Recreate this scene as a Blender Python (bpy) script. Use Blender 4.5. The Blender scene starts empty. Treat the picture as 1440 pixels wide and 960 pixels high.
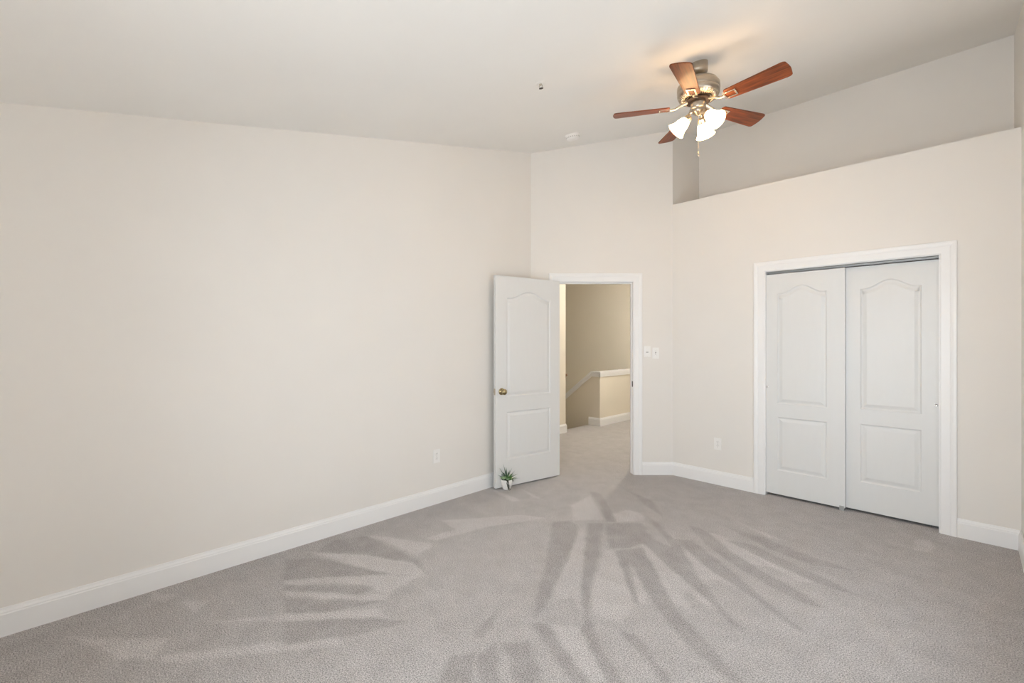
import bpy, bmesh, math, random
import numpy as np
from mathutils import Vector, Matrix

# ------------------------------------------------------------------ camera, light, exposure
SC = bpy.context.scene
COL = SC.collection
R = math.radians
A0 = R(45.13)                 # the room is seen at 45 degrees to its walls
F = 637.0                     # focal length in pixels of the 1440 wide frame
cam_d = bpy.data.cameras.new('camera')
cam_d.sensor_fit = 'HORIZONTAL'
cam_d.sensor_width = 36.0
cam_d.lens = F / 1440 * 36.0
cam_d.clip_start = 0.02
cam = bpy.data.objects.new('camera', cam_d)
cam.location = (0, 0, 1.405)
cam.rotation_euler = (R(90), 0, A0)
COL.objects.link(cam)
SC.camera = cam

SC.view_settings.view_transform = 'Standard'
SC.view_settings.look = 'None'
SC.view_settings.gamma = 1.0
SC.view_settings.use_curve_mapping = False
SC.view_settings.exposure = -0.30
SC.cycles.use_denoising = True
SC.cycles.max_bounces = 14
SC.cycles.diffuse_bounces = 10
SC.cycles.sample_clamp_indirect = 8.0

world = bpy.data.worlds.new('world')
SC.world = world
world.use_nodes = True
wn = world.node_tree.nodes
wn['Background'].inputs[0].default_value = (0.80, 0.90, 1.0, 1)
wn['Background'].inputs[1].default_value = 1.0


def area(name, loc, rot, sx, sy, power, color):
    d = bpy.data.lights.new(name, 'AREA')
    d.shape = 'RECTANGLE'
    d.size, d.size_y = sx, sy
    d.energy = power
    d.color = color
    o = bpy.data.objects.new(name, d)
    o.location = loc
    o.rotation_euler = rot
    COL.objects.link(o)
    return o


DAY = (0.87, 0.945, 1.0)
DAY_B, FILL_R = 58.0, 17.0
# daylight entering through the window of the wall behind the camera and, as fill, an added one in the right wall
area('daylight', (-0.57, -0.70, 1.30), (R(90), 0, 0), 1.46, 1.36, DAY_B, DAY).data.spread = R(143)
area('daylight', (0.338, 2.70, 1.30), (R(90), 0, R(90)), 1.46, 1.36, FILL_R, DAY)  # fill lamp at the added right window, evens out the left wall
# sun added to brighten the ceiling by bouncing off carpet under the back window
fill_sun_d = bpy.data.lights.new('fill_sun', 'SUN')
fill_sun_d.energy = 56.0
fill_sun_d.angle = R(2.0)
fill_sun_d.color = (1.0, 0.97, 0.92)
fill_sun = bpy.data.objects.new('fill_sun', fill_sun_d)
fill_sun.rotation_euler = Vector((0.10, 0.55, -0.83)).to_track_quat('-Z', 'Y').to_euler()
COL.objects.link(fill_sun)
HALL_W = 265.0
WARM = (1.0, 0.72, 0.44)
SHADE_E = 32.0

# ------------------------------------------------------------------ room measures (metres)
XL, XR = -3.25, 0.258          # left and right wall faces
YC = 4.575                     # closet wall face
YB = -0.62                     # window wall face, behind the camera
YN = 5.245                     # back of the plant ledge recess
XN = -2.192                    # corner between door wall and closet wall
YD = 3.517                     # corner between left wall and door wall
LEDGE = 2.847
S2 = math.sqrt(0.5)
WT = 0.115


def ceil_z(y):
    return 2.59 + 0.228 * y


# ------------------------------------------------------------------ material helpers
def mat(name, color, rough=0.5, metal=0.0, spec=0.5, noise=0.0, nscale=30.0, bump=0.0, bscale=200.0,
        stretch=(1, 1, 1), emit=None, estr=0.0, coat=0.0):
    m = bpy.data.materials.new(name)
    m.use_nodes = True
    nt = m.node_tree
    b = nt.nodes['Principled BSDF']
    b.inputs['Roughness'].default_value = rough
    b.inputs['Metallic'].default_value = metal
    b.inputs['Specular IOR Level'].default_value = spec
    b.inputs['Coat Weight'].default_value = coat
    b.inputs['Base Color'].default_value = (*color, 1)
    tc = nt.nodes.new('ShaderNodeTexCoord')
    mp = nt.nodes.new('ShaderNodeMapping')
    mp.inputs['Scale'].default_value = stretch
    nt.links.new(tc.outputs['Object'], mp.inputs['Vector'])
    if noise > 0:
        n = nt.nodes.new('ShaderNodeTexNoise')
        n.inputs['Scale'].default_value = nscale
        n.inputs['Detail'].default_value = 4
        nt.links.new(mp.outputs['Vector'], n.inputs['Vector'])
        r = nt.nodes.new('ShaderNodeValToRGB')
        r.color_ramp.elements[0].position = 0.3
        r.color_ramp.elements[1].position = 0.7
        r.color_ramp.elements[0].color = (*[max(0, c * (1 - noise)) for c in color], 1)
        r.color_ramp.elements[1].color = (*[min(1, c * (1 + noise)) for c in color], 1)
        nt.links.new(n.outputs['Fac'], r.inputs['Fac'])
        nt.links.new(r.outputs['Color'], b.inputs['Base Color'])
    if bump > 0:
        n2 = nt.nodes.new('ShaderNodeTexNoise')
        n2.inputs['Scale'].default_value = bscale
        n2.inputs['Detail'].default_value = 3
        nt.links.new(mp.outputs['Vector'], n2.inputs['Vector'])
        bp = nt.nodes.new('ShaderNodeBump')
        bp.inputs['Strength'].default_value = bump
        bp.inputs['Distance'].default_value = 0.002
        nt.links.new(n2.outputs['Fac'], bp.inputs['Height'])
        nt.links.new(bp.outputs['Normal'], b.inputs['Normal'])
    if emit:
        b.inputs['Emission Color'].default_value = (*emit, 1)
        b.inputs['Emission Strength'].default_value = estr
    return m


M = {}
M['wall'] = mat('cream_wall_paint', (0.775, 0.75, 0.715), 0.75, noise=0.01, nscale=2.0, bump=0.06, bscale=260)
M['hall'] = mat('tan_hall_paint', (0.755, 0.70, 0.60), 0.75, noise=0.01, nscale=2.0, bump=0.06, bscale=260)
M['ceil'] = mat('white_ceiling_paint', (0.82, 0.81, 0.785), 0.85, noise=0.01, nscale=2.0, bump=0.06, bscale=200)
M['trim'] = mat('white_trim_paint', (0.83, 0.83, 0.83), 0.38, noise=0.006, nscale=5)
M['door'] = mat('white_door_paint', (0.72, 0.725, 0.72), 0.42, noise=0.006, nscale=5, bump=0.03, bscale=90, stretch=(6, 6, 1))
M['plate'] = mat('white_plastic', (0.84, 0.83, 0.81), 0.3, noise=0.005, nscale=40)
M['slot'] = mat('grey_slot', (0.34, 0.33, 0.32), 0.6, noise=0.05)
M['nickel'] = mat('brushed_nickel', (0.52, 0.46, 0.38), 0.30, metal=1.0, noise=0.06, nscale=60, stretch=(1, 1, 14))
M['bright_nickel'] = mat('polished_nickel', (0.72, 0.64, 0.52), 0.2, metal=1.0, noise=0.03, nscale=60)
M['dark_metal'] = mat('dark_bronze_metal', (0.05, 0.035, 0.028), 0.45, metal=0.7, noise=0.1)
M['brass'] = mat('antique_brass', (0.40, 0.33, 0.19), 0.2, metal=1.0, noise=0.05, nscale=40)
M['alu'] = mat('aluminium_track', (0.42, 0.42, 0.41), 0.5, metal=0.6, noise=0.04, nscale=30)
M['chrome'] = mat('chrome', (0.75, 0.75, 0.75), 0.2, metal=1.0, noise=0.02)
M['wood'] = mat('mahogany_blade', (0.175, 0.043, 0.011), 0.42, spec=0.3, noise=0.55, nscale=9.0, stretch=(0.7, 9, 9), bump=0.05, bscale=40, coat=0.08)
M['railwood'] = mat('stained_rail_wood', (0.16, 0.08, 0.035), 0.4, noise=0.3, nscale=8, stretch=(1, 8, 8))
M['shade'] = mat('lit_frosted_glass', (0.95, 0.92, 0.86), 0.3, noise=0.004, emit=(1.0, 0.63, 0.30), estr=SHADE_E * 0.75)
M['bulb'] = mat('lit_bulb', (1, 0.95, 0.85), 0.3, noise=0.002, emit=(1.0, 0.63, 0.30), estr=SHADE_E * 8.0)
M['pot'] = mat('white_glazed_pot', (0.82, 0.81, 0.79), 0.25, noise=0.02, nscale=60)
M['soil'] = mat('dark_soil', (0.05, 0.035, 0.025), 0.95, noise=0.4, nscale=300, bump=0.8, bscale=400)
M['aloe'] = mat('grey_green_leaf', (0.085, 0.15, 0.10), 0.5, noise=0.25, nscale=60)
M['green'] = mat('fresh_green_leaf', (0.13, 0.28, 0.08), 0.5, noise=0.25, nscale=60)
M['rosette'] = mat('pale_green_rosette', (0.36, 0.50, 0.30), 0.5, noise=0.15, nscale=60)
M['vine'] = mat('dark_trailing_stem', (0.035, 0.04, 0.02), 0.6, noise=0.3, nscale=80)
M['closet_dark'] = mat('closet_paint', (0.5, 0.46, 0.4), 0.8, noise=0.01)


def carpet_material():
    m = bpy.data.materials.new('grey_cut_pile_carpet')
    m.use_nodes = True
    nt = m.node_tree
    N, L = nt.nodes, nt.links
    b = N['Principled BSDF']
    b.inputs['Roughness'].default_value = 0.95
    b.inputs['Specular IOR Level'].default_value = 0.1
    b.inputs['Sheen Weight'].default_value = 0.15
    tc = N.new('ShaderNodeTexCoord')
    nap = N.new('ShaderNodeAttribute')
    nap.attribute_name = 'nap'
    ramp = N.new('ShaderNodeValToRGB')
    ramp.color_ramp.elements[0].position = 0.0
    ramp.color_ramp.elements[1].position = 1.0
    ramp.color_ramp.elements[0].color = (0.30, 0.280, 0.274, 1)
    ramp.color_ramp.elements[1].color = (0.525, 0.506, 0.502, 1)
    # patchy nap
    n1 = N.new('ShaderNodeTexNoise')
    n1.inputs['Scale'].default_value = 7.0
    n1.inputs['Detail'].default_value = 5
    n1.inputs['Roughness'].default_value = 0.78
    L.new(tc.outputs['Object'], n1.inputs['Vector'])
    mr = N.new('ShaderNodeMapRange')
    mr.inputs['From Min'].default_value = 0.25
    mr.inputs['From Max'].default_value = 0.75
    mr.inputs['To Min'].default_value = -0.24
    mr.inputs['To Max'].default_value = 0.24
    L.new(n1.outputs['Fac'], mr.inputs['Value'])
    add = N.new('ShaderNodeMath')
    add.operation = 'ADD'
    L.new(nap.outputs['Fac'], add.inputs[0])
    L.new(mr.outputs['Result'], add.inputs[1])
    L.new(add.outputs[0], ramp.inputs['Fac'])
    # tufts
    n2 = N.new('ShaderNodeTexNoise')
    n2.inputs['Scale'].default_value = 175.0
    n2.inputs['Detail'].default_value = 3
    n2.inputs['Roughness'].default_value = 0.7
    L.new(tc.outputs['Object'], n2.inputs['Vector'])
    mr2 = N.new('ShaderNodeMapRange')
    mr2.inputs['From Min'].default_value = 0.3
    mr2.inputs['From Max'].default_value = 0.7
    mr2.inputs['To Min'].default_value = 0.22
    mr2.inputs['To Max'].default_value = 1.78
    L.new(n2.outputs['Fac'], mr2.inputs['Value'])
    mx = N.new('ShaderNodeVectorMath')
    mx.operation = 'SCALE'
    L.new(ramp.outputs['Color'], mx.inputs[0])
    L.new(mr2.outputs['Result'], mx.inputs['Scale'])
    L.new(mx.outputs['Vector'], b.inputs['Base Color'])
    bp = N.new('ShaderNodeBump')
    bp.inputs['Strength'].default_value = 0.55
    bp.inputs['Distance'].default_value = 0.004
    L.new(n2.outputs['Fac'], bp.inputs['Height'])
    L.new(bp.outputs['Normal'], b.inputs['Normal'])
    return m


M['carpet'] = carpet_material()


# ------------------------------------------------------------------ mesh helpers
def obj(name, bm, m, parent=None, smooth=False, loc=(0, 0, 0), rot=(0, 0, 0)):
    bmesh.ops.recalc_face_normals(bm, faces=bm.faces[:])
    me = bpy.data.meshes.new(name)
    bm.to_mesh(me)
    bm.free()
    me.materials.append(m)
    if smooth:
        for p in me.polygons:
            p.use_smooth = True
        if smooth is not True:
            try:
                me.set_sharp_from_angle(angle=R(smooth))
            except Exception:
                pass
    o = bpy.data.objects.new(name, me)
    COL.objects.link(o)
    o.location = loc
    o.rotation_euler = rot
    if parent:
        o.parent = parent
    return o


def tag(o, label, cat, group=None, kind=None):
    o['label'] = label
    o['category'] = cat
    if group:
        o['group'] = group
    if kind:
        o['kind'] = kind
    return o


def thing(name, label, cat, loc=(0, 0, 0), rotz=0.0, group=None, kind=None):
    o = bpy.data.objects.new(name, None)
    o.empty_display_size = 0.05
    COL.objects.link(o)
    o.location = loc
    o.rotation_euler = (0, 0, rotz)
    return tag(o, label, cat, group, kind)


def BM():
    return bmesh.new()


def add_box(bm, x0, x1, y0, y1, z0, z1, bevel=0.0):
    vs = [bm.verts.new((x, y, z)) for x in (x0, x1) for y in (y0, y1) for z in (z0, z1)]
    fs = [(0, 1, 3, 2), (4, 6, 7, 5), (0, 4, 5, 1), (2, 3, 7, 6), (0, 2, 6, 4), (1, 5, 7, 3)]
    faces = [bm.faces.new([vs[i] for i in f]) for f in fs]
    if bevel > 0:
        edges = list({e for f in faces for e in f.edges})
        bmesh.ops.bevel(bm, geom=edges, offset=bevel, segments=2, profile=0.7, affect='EDGES')


def add_prism(bm, poly, f0, f1):
    """polygon (list of 2D points) between two mappings f0, f1: (u, v) -> 3D"""
    a = [bm.verts.new(f0(*p)) for p in poly]
    b = [bm.verts.new(f1(*p)) for p in poly]
    n = len(poly)
    bm.faces.new(a)
    bm.faces.new(b[::-1])
    for i in range(n):
        j = (i + 1) % n
        bm.faces.new([a[i], b[i], b[j], a[j]])


def add_lathe(bm, prof, seg=32, mx=None, caps=True):
    rings = []
    for r, z in prof:
        ring = []
        for i in range(seg):
            t = 2 * math.pi * i / seg
            v = Vector((r * math.cos(t), r * math.sin(t), z))
            ring.append(bm.verts.new(mx @ v if mx else v))
        rings.append(ring)
    for a, b in zip(rings, rings[1:]):
        for i in range(seg):
            j = (i + 1) % seg
            bm.faces.new([a[i], a[j], b[j], b[i]])
    if caps:
        bm.faces.new(rings[0][::-1])
        bm.faces.new(rings[-1])


def add_tube(bm, pts, rad, seg=10, caps=True):
    pts = [Vector(p) for p in pts]
    rads = rad if isinstance(rad, (list, tuple)) else [rad] * len(pts)
    rings = []
    prev = None
    for i, p in enumerate(pts):
        if i == 0:
            d = pts[1] - p
        elif i == len(pts) - 1:
            d = p - pts[i - 1]
        else:
            d = pts[i + 1] - pts[i - 1]
        d.normalize()
        if prev is None:
            up = Vector((0, 0, 1)) if abs(d.z) < 0.9 else Vector((1, 0, 0))
            x = d.cross(up).normalized()
        else:
            x = (prev - d * prev.dot(d)).normalized()
        prev = x
        y = d.cross(x)
        rings.append([bm.verts.new(p + (x * math.cos(2 * math.pi * k / seg) + y * math.sin(2 * math.pi * k / seg)) * rads[i])
                      for k in range(seg)])
    for a, b in zip(rings, rings[1:]):
        for i in range(seg):
            j = (i + 1) % seg
            bm.faces.new([a[i], a[j], b[j], b[i]])
    if caps:
        bm.faces.new(rings[0][::-1])
        bm.faces.new(rings[-1])


def structure(name, bm, m, label, cat, loc=(0, 0, 0), rotz=0.0, smooth=False):
    return tag(obj(name, bm, m, None, smooth, loc, (0, 0, rotz)), label, cat, None, 'structure')


# Every wall has a frame: local x along the wall, local y into the wall, room on the -y side.
FR_LEFT = ((XL, 0, 0), R(90))
FR_DOOR = ((XL, YD, 0), R(45))
FR_CLOSET = ((0, YC, 0), 0.0)
FR_RIGHT = ((XR, 0, 0), R(-90))
L_DOOR = (XN - XL) / S2


def wall_with_opening(x0, x1, o0, o1, oh, top, thick=WT):
    """wall sheet from x0 to x1 in its own frame; opening o0..o1 up to oh; top(x) gives the height"""
    bm = BM()
    for poly in ([(x0, 0), (o0, 0), (o0, top(o0)), (x0, top(x0))],
                 [(o1, 0), (x1, 0), (x1, top(x1)), (o1, top(o1))],
                 [(o0, oh), (o1, oh), (o1, top(o1)), (o0, top(o0))]):
        add_prism(bm, poly, lambda u, v: (u, 0, v), lambda u, v: (u, thick, v))
    return bm


# ------------------------------------------------------------------ floor with vacuumed nap
def floor_px(x, y):
    dx, dz = (x - 720) / F, -(y - 480) / F
    t = -1.405 / dz
    return ((math.cos(A0) * dx - math.sin(A0)) * t, (math.sin(A0) * dx + math.cos(A0)) * t)


def polys(ox, oy, lst):
    return [[floor_px(ox + x / 3.0, oy + y / 3.0) for x, y in p] for p in lst]


# outlines of the vacuum strokes on the carpet: light strokes and dark strokes
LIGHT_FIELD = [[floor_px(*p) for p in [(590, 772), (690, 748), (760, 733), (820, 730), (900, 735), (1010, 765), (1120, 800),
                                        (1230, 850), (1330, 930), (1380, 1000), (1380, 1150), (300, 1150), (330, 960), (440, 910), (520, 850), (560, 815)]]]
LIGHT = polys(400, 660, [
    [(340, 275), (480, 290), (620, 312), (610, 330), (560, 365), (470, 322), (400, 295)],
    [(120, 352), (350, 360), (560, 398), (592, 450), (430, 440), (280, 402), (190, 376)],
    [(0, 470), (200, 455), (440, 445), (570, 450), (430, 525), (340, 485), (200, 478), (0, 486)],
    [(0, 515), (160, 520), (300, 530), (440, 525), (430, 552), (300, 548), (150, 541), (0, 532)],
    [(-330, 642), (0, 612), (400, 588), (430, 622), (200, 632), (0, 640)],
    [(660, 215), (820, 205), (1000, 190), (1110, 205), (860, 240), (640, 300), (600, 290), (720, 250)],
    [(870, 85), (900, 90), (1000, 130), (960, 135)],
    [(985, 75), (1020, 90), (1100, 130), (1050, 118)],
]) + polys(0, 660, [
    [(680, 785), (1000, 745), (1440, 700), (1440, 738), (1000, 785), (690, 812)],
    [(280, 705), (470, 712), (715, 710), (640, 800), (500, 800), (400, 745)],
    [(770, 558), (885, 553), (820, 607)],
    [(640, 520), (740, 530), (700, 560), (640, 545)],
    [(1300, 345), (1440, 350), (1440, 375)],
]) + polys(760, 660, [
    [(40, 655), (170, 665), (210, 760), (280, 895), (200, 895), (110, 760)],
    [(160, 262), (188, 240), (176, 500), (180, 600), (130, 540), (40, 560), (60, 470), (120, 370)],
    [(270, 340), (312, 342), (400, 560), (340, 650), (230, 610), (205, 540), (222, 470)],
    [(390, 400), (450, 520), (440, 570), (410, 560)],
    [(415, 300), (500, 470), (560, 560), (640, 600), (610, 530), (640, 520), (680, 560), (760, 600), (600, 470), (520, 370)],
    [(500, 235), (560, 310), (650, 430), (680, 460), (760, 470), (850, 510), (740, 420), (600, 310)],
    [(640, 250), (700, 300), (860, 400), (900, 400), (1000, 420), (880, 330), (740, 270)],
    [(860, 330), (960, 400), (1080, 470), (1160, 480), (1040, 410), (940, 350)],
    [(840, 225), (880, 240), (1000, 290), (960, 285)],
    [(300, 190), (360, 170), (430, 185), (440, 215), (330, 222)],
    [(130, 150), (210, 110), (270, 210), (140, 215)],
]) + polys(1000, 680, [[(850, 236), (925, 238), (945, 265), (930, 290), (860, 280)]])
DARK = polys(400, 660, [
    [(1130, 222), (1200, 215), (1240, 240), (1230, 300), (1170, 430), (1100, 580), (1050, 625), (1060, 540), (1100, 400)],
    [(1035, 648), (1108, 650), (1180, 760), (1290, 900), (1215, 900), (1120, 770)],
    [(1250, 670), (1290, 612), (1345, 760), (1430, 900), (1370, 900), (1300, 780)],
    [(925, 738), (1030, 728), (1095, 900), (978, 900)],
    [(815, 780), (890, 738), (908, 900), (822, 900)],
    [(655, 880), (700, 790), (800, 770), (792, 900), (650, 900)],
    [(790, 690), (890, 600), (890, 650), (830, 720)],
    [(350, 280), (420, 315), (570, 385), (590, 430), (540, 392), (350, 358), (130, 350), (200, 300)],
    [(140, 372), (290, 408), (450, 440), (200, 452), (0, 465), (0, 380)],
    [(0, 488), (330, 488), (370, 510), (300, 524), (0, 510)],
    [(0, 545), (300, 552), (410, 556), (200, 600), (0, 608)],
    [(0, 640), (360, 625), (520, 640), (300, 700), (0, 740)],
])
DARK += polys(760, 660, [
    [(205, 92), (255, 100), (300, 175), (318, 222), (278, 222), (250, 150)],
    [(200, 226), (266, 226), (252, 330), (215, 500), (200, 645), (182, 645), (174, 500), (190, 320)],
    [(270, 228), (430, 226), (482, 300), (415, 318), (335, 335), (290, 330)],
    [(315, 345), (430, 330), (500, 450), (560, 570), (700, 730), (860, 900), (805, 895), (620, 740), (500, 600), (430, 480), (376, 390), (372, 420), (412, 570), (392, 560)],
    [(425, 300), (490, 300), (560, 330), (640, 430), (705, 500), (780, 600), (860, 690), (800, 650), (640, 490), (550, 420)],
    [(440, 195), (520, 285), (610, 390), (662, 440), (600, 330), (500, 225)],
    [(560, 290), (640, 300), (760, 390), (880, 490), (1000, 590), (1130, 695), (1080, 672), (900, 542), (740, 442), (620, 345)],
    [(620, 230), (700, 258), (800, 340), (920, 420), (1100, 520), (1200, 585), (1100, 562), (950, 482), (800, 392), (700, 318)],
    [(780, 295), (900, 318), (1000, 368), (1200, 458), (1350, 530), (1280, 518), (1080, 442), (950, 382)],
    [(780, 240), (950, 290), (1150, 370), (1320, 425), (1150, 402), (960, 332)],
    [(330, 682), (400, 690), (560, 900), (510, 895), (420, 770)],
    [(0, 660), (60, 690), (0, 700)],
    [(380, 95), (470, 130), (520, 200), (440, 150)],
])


def soft_mask(px, py, poly, soft):
    inside = np.zeros(px.shape, bool)
    dmin = np.full(px.shape, 1e9)
    n = len(poly)
    for i in range(n):
        x0, y0 = poly[i]
        x1, y1 = poly[(i + 1) % n]
        c = ((y0 > py) != (y1 > py))
        with np.errstate(divide='ignore', invalid='ignore'):
            xi = (x1 - x0) * (py - y0) / (y1 - y0 if y1 != y0 else 1e-12) + x0
        inside ^= c & (px < xi)
        ex, ey = x1 - x0, y1 - y0
        t = np.clip(((px - x0) * ex + (py - y0) * ey) / (ex * ex + ey * ey + 1e-12), 0, 1)
        dmin = np.minimum(dmin, np.hypot(px - x0 - t * ex, py - y0 - t * ey))
    s = np.where(inside, dmin, -dmin)
    return np.clip(s / (2 * soft) + 0.5, 0, 1)


X_NOSE, Y_END = -4.52, 7.45


def build_floor():
    step = 0.0125
    nx = int(round((XR + 0.1 - X_NOSE) / step))
    ny = int(round((Y_END + 0.05 - (YB - 0.1)) / step))
    xs = np.linspace(X_NOSE, XR + 0.1, nx + 1)
    ys = np.concatenate([np.linspace(YB - 0.1, 4.7, 430), np.linspace(4.75, Y_END + 0.05, 60)])
    ny = len(ys) - 1
    gx, gy = np.meshgrid(xs, ys, indexing='ij')
    verts = np.stack([gx.ravel(), gy.ravel(), np.zeros(gx.size)], 1)
    idx = np.arange((nx + 1) * (ny + 1)).reshape(nx + 1, ny + 1)
    quads = np.stack([idx[:-1, :-1].ravel(), idx[1:, :-1].ravel(), idx[1:, 1:].ravel(), idx[:-1, 1:].ravel()], 1)
    nv = len(verts)
    # underside of the slab
    base = [(X_NOSE, ys[0], -0.06), (xs[-1], ys[0], -0.06), (xs[-1], ys[-1], -0.06), (X_NOSE, ys[-1], -0.06)]
    allv = verts.tolist() + base
    faces = quads.tolist()
    c = [int(idx[0, 0]), int(idx[-1, 0]), int(idx[-1, -1]), int(idx[0, -1])]
    faces.append([nv + 3, nv + 2, nv + 1, nv])
    faces.append([int(i) for i in idx[0, :]] + [nv + 3, nv])
    me = bpy.data.meshes.new('floor')
    me.from_pydata(allv, [], faces)
    me.update()
    px, py = verts[:, 0].copy(), verts[:, 1].copy()
    rg = np.random.default_rng(3)
    for k in range(14):       # ragged edges of the strokes
        fx_, fy_, p1, p2 = rg.uniform(-60, 60), rg.uniform(-60, 60), rg.uniform(0, 6), rg.uniform(0, 6)
        px += 0.0012 * np.sin(fx_ * verts[:, 0] + fy_ * verts[:, 1] + p1)
        py += 0.0012 * np.sin(fy_ * verts[:, 0] - fx_ * verts[:, 1] + p2)
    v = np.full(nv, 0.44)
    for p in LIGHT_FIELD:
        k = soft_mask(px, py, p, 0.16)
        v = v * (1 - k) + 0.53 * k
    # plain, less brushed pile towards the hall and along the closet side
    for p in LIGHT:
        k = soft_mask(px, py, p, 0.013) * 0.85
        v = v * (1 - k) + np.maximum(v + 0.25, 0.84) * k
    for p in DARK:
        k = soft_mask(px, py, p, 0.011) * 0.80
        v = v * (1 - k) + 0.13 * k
    full = np.concatenate([v, np.full(4, 0.4)]).astype(np.float32)
    att = me.attributes.new('nap', 'FLOAT', 'POINT')
    att.data.foreach_set('value', full)
    me.materials.append(M['carpet'])
    o = bpy.data.objects.new('floor', me)
    COL.objects.link(o)
    tag(o, 'grey cut pile carpet with fan shaped vacuum tracks', 'floor', None, 'structure')


build_floor()

# ------------------------------------------------------------------ walls and ceiling
bm = BM()
add_prism(bm, [(YB - WT, 0), (YD + 0.12, 0), (YD + 0.12, ceil_z(YD + 0.12)), (YB - WT, ceil_z(YB - WT))],
          lambda u, v: (XL, u, v), lambda u, v: (XL - WT, u, v))
structure('wall_left', bm, M['wall'], 'long plain cream wall with white baseboard and one outlet', 'wall')

bm = BM()
RW = [(1.95, 3.45)]  # unseen window opening, added to let in fill light
RZ0, RZ1 = 0.58, 2.02
cuts = [YB - WT, RW[0][0], RW[0][1], YN + WT]
for i in (0, 2):
    a, b = cuts[i], cuts[i + 1]
    add_prism(bm, [(a, 0), (b, 0), (b, ceil_z(b)), (a, ceil_z(a))], lambda u, v: (XR, u, v), lambda u, v: (XR + WT, u, v))
for a, b in RW:
    add_prism(bm, [(a, 0), (b, 0), (b, RZ0), (a, RZ0)], lambda u, v: (XR, u, v), lambda u, v: (XR + WT, u, v))
    add_prism(bm, [(a, RZ1), (b, RZ1), (b, ceil_z(b)), (a, ceil_z(a))], lambda u, v: (XR, u, v), lambda u, v: (XR + WT, u, v))
structure('wall_right', bm, M['wall'], 'narrow strip of cream wall meeting the closet wall and the ledge', 'wall')

# door wall
O0, O1, OH = 0.268, 1.094, 2.045
bm = wall_with_opening(-0.02, L_DOOR, O0, O1, OH, lambda s: ceil_z(YD + S2 * s))
structure('wall_corner', bm, M['wall'], 'cream angled corner wall holding the open doorway', 'wall', FR_DOOR[0], FR_DOOR[1])

# closet wall
C0, C1, CH = -1.318, -0.132, 2.055
bm = wall_with_opening(XN, XR, C0, C1, CH, lambda s: LEDGE)
add_prism(bm, [(XN, LEDGE - 0.10), (XR, LEDGE - 0.10), (XR, LEDGE), (XN, LEDGE)],
          lambda u, v: (u, WT, v), lambda u, v: (u, YN - YC, v))
structure('wall_front', bm, M['wall'], 'cream closet wall ending in an open plant ledge above', 'wall', FR_CLOSET[0], 0)

bm = BM()
add_box(bm, XN - WT, XR + WT, YN, YN + WT, 0, ceil_z(YN))
structure('wall_recess', bm, M['wall'], 'shaded back wall of the recess over the closet', 'wall')
bm = BM()
add_prism(bm, [(YC, 0), (YN, 0), (YN, ceil_z(YN)), (YC, ceil_z(YC))],
          lambda u, v: (XN, u, v), lambda u, v: (XN - WT, u, v))
structure('wall_recess_side', bm, M['wall'], 'narrow shaded end wall of the recess over the closet', 'wall')

# window wall behind the camera
bm = BM()
W0, W1 = 0.58, 2.02
wins = [(-1.32, 0.18)]
edges = [XL - WT, wins[0][0], wins[0][1], XR + WT]
tz = ceil_z(YB)
for a, b in ((0, 1), (2, 3)):
    add_box(bm, edges[a], edges[b], YB - WT, YB, 0, tz)
for a, b in wins:
    add_box(bm, a, b, YB - WT, YB, 0, W0)
    add_box(bm, a, b, YB - WT, YB, W1, tz)
structure('wall_back', bm, M['wall'], 'cream window wall across from the closet', 'wall')
WLAB = ['white window across from the closet', 'added unseen white window in the right wall']
wspec = [((0.5 * (a + b), YB, W0), R(180), 0.5 * (b - a)) for a, b in wins] + [((XR, 0.5 * (a + b), RZ0), R(-90), 0.5 * (b - a)) for a, b in RW]
for i, (loc, rz, hw) in enumerate(wspec):
    w = thing('window_%d' % (i + 1), WLAB[i], 'window', loc, rz, None, 'structure')
    hh = W1 - W0
    bm = BM()
    for x0, x1, z0, z1 in ((-hw, -hw + 0.05, 0, hh), (hw - 0.05, hw, 0, hh), (-hw + 0.05, hw - 0.05, hh - 0.05, hh), (-hw + 0.05, hw - 0.05, 0, 0.05), (-hw + 0.05, hw - 0.05, hh / 2 - 0.02, hh / 2 + 0.02)):
        add_box(bm, x0, x1, 0.02, 0.07, z0, z1)
    obj('window_frame', bm, M['trim'], w)
    bm = BM()
    add_box(bm, -hw - 0.07, hw + 0.07, -0.05, 0.02, -0.025, 0.0)
    obj('window_sill', bm, M['trim'], w)
    bm = BM()
    for x0, x1, z0, z1 in ((-hw - 0.07, -hw, 0, hh + 0.09), (hw, hw + 0.07, 0, hh + 0.09), (-hw, hw, hh, hh + 0.09)):
        add_box(bm, x0, x1, -0.017, 0, z0, z1)
    obj('window_casing', bm, M['trim'], w)

# ceiling slab, sloping up towards the closet
bm = BM()
ya, yb = YB - WT, YN + WT
add_prism(bm, [(ya, ceil_z(ya)), (yb, ceil_z(yb)), (yb, ceil_z(yb) + 0.12), (ya, ceil_z(ya) + 0.12)],
          lambda u, v: (XL - WT, u, v), lambda u, v: (XR + WT, u, v))
structure('ceiling', bm, M['ceil'], 'white vaulted ceiling rising towards the closet wall', 'ceiling')

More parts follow.
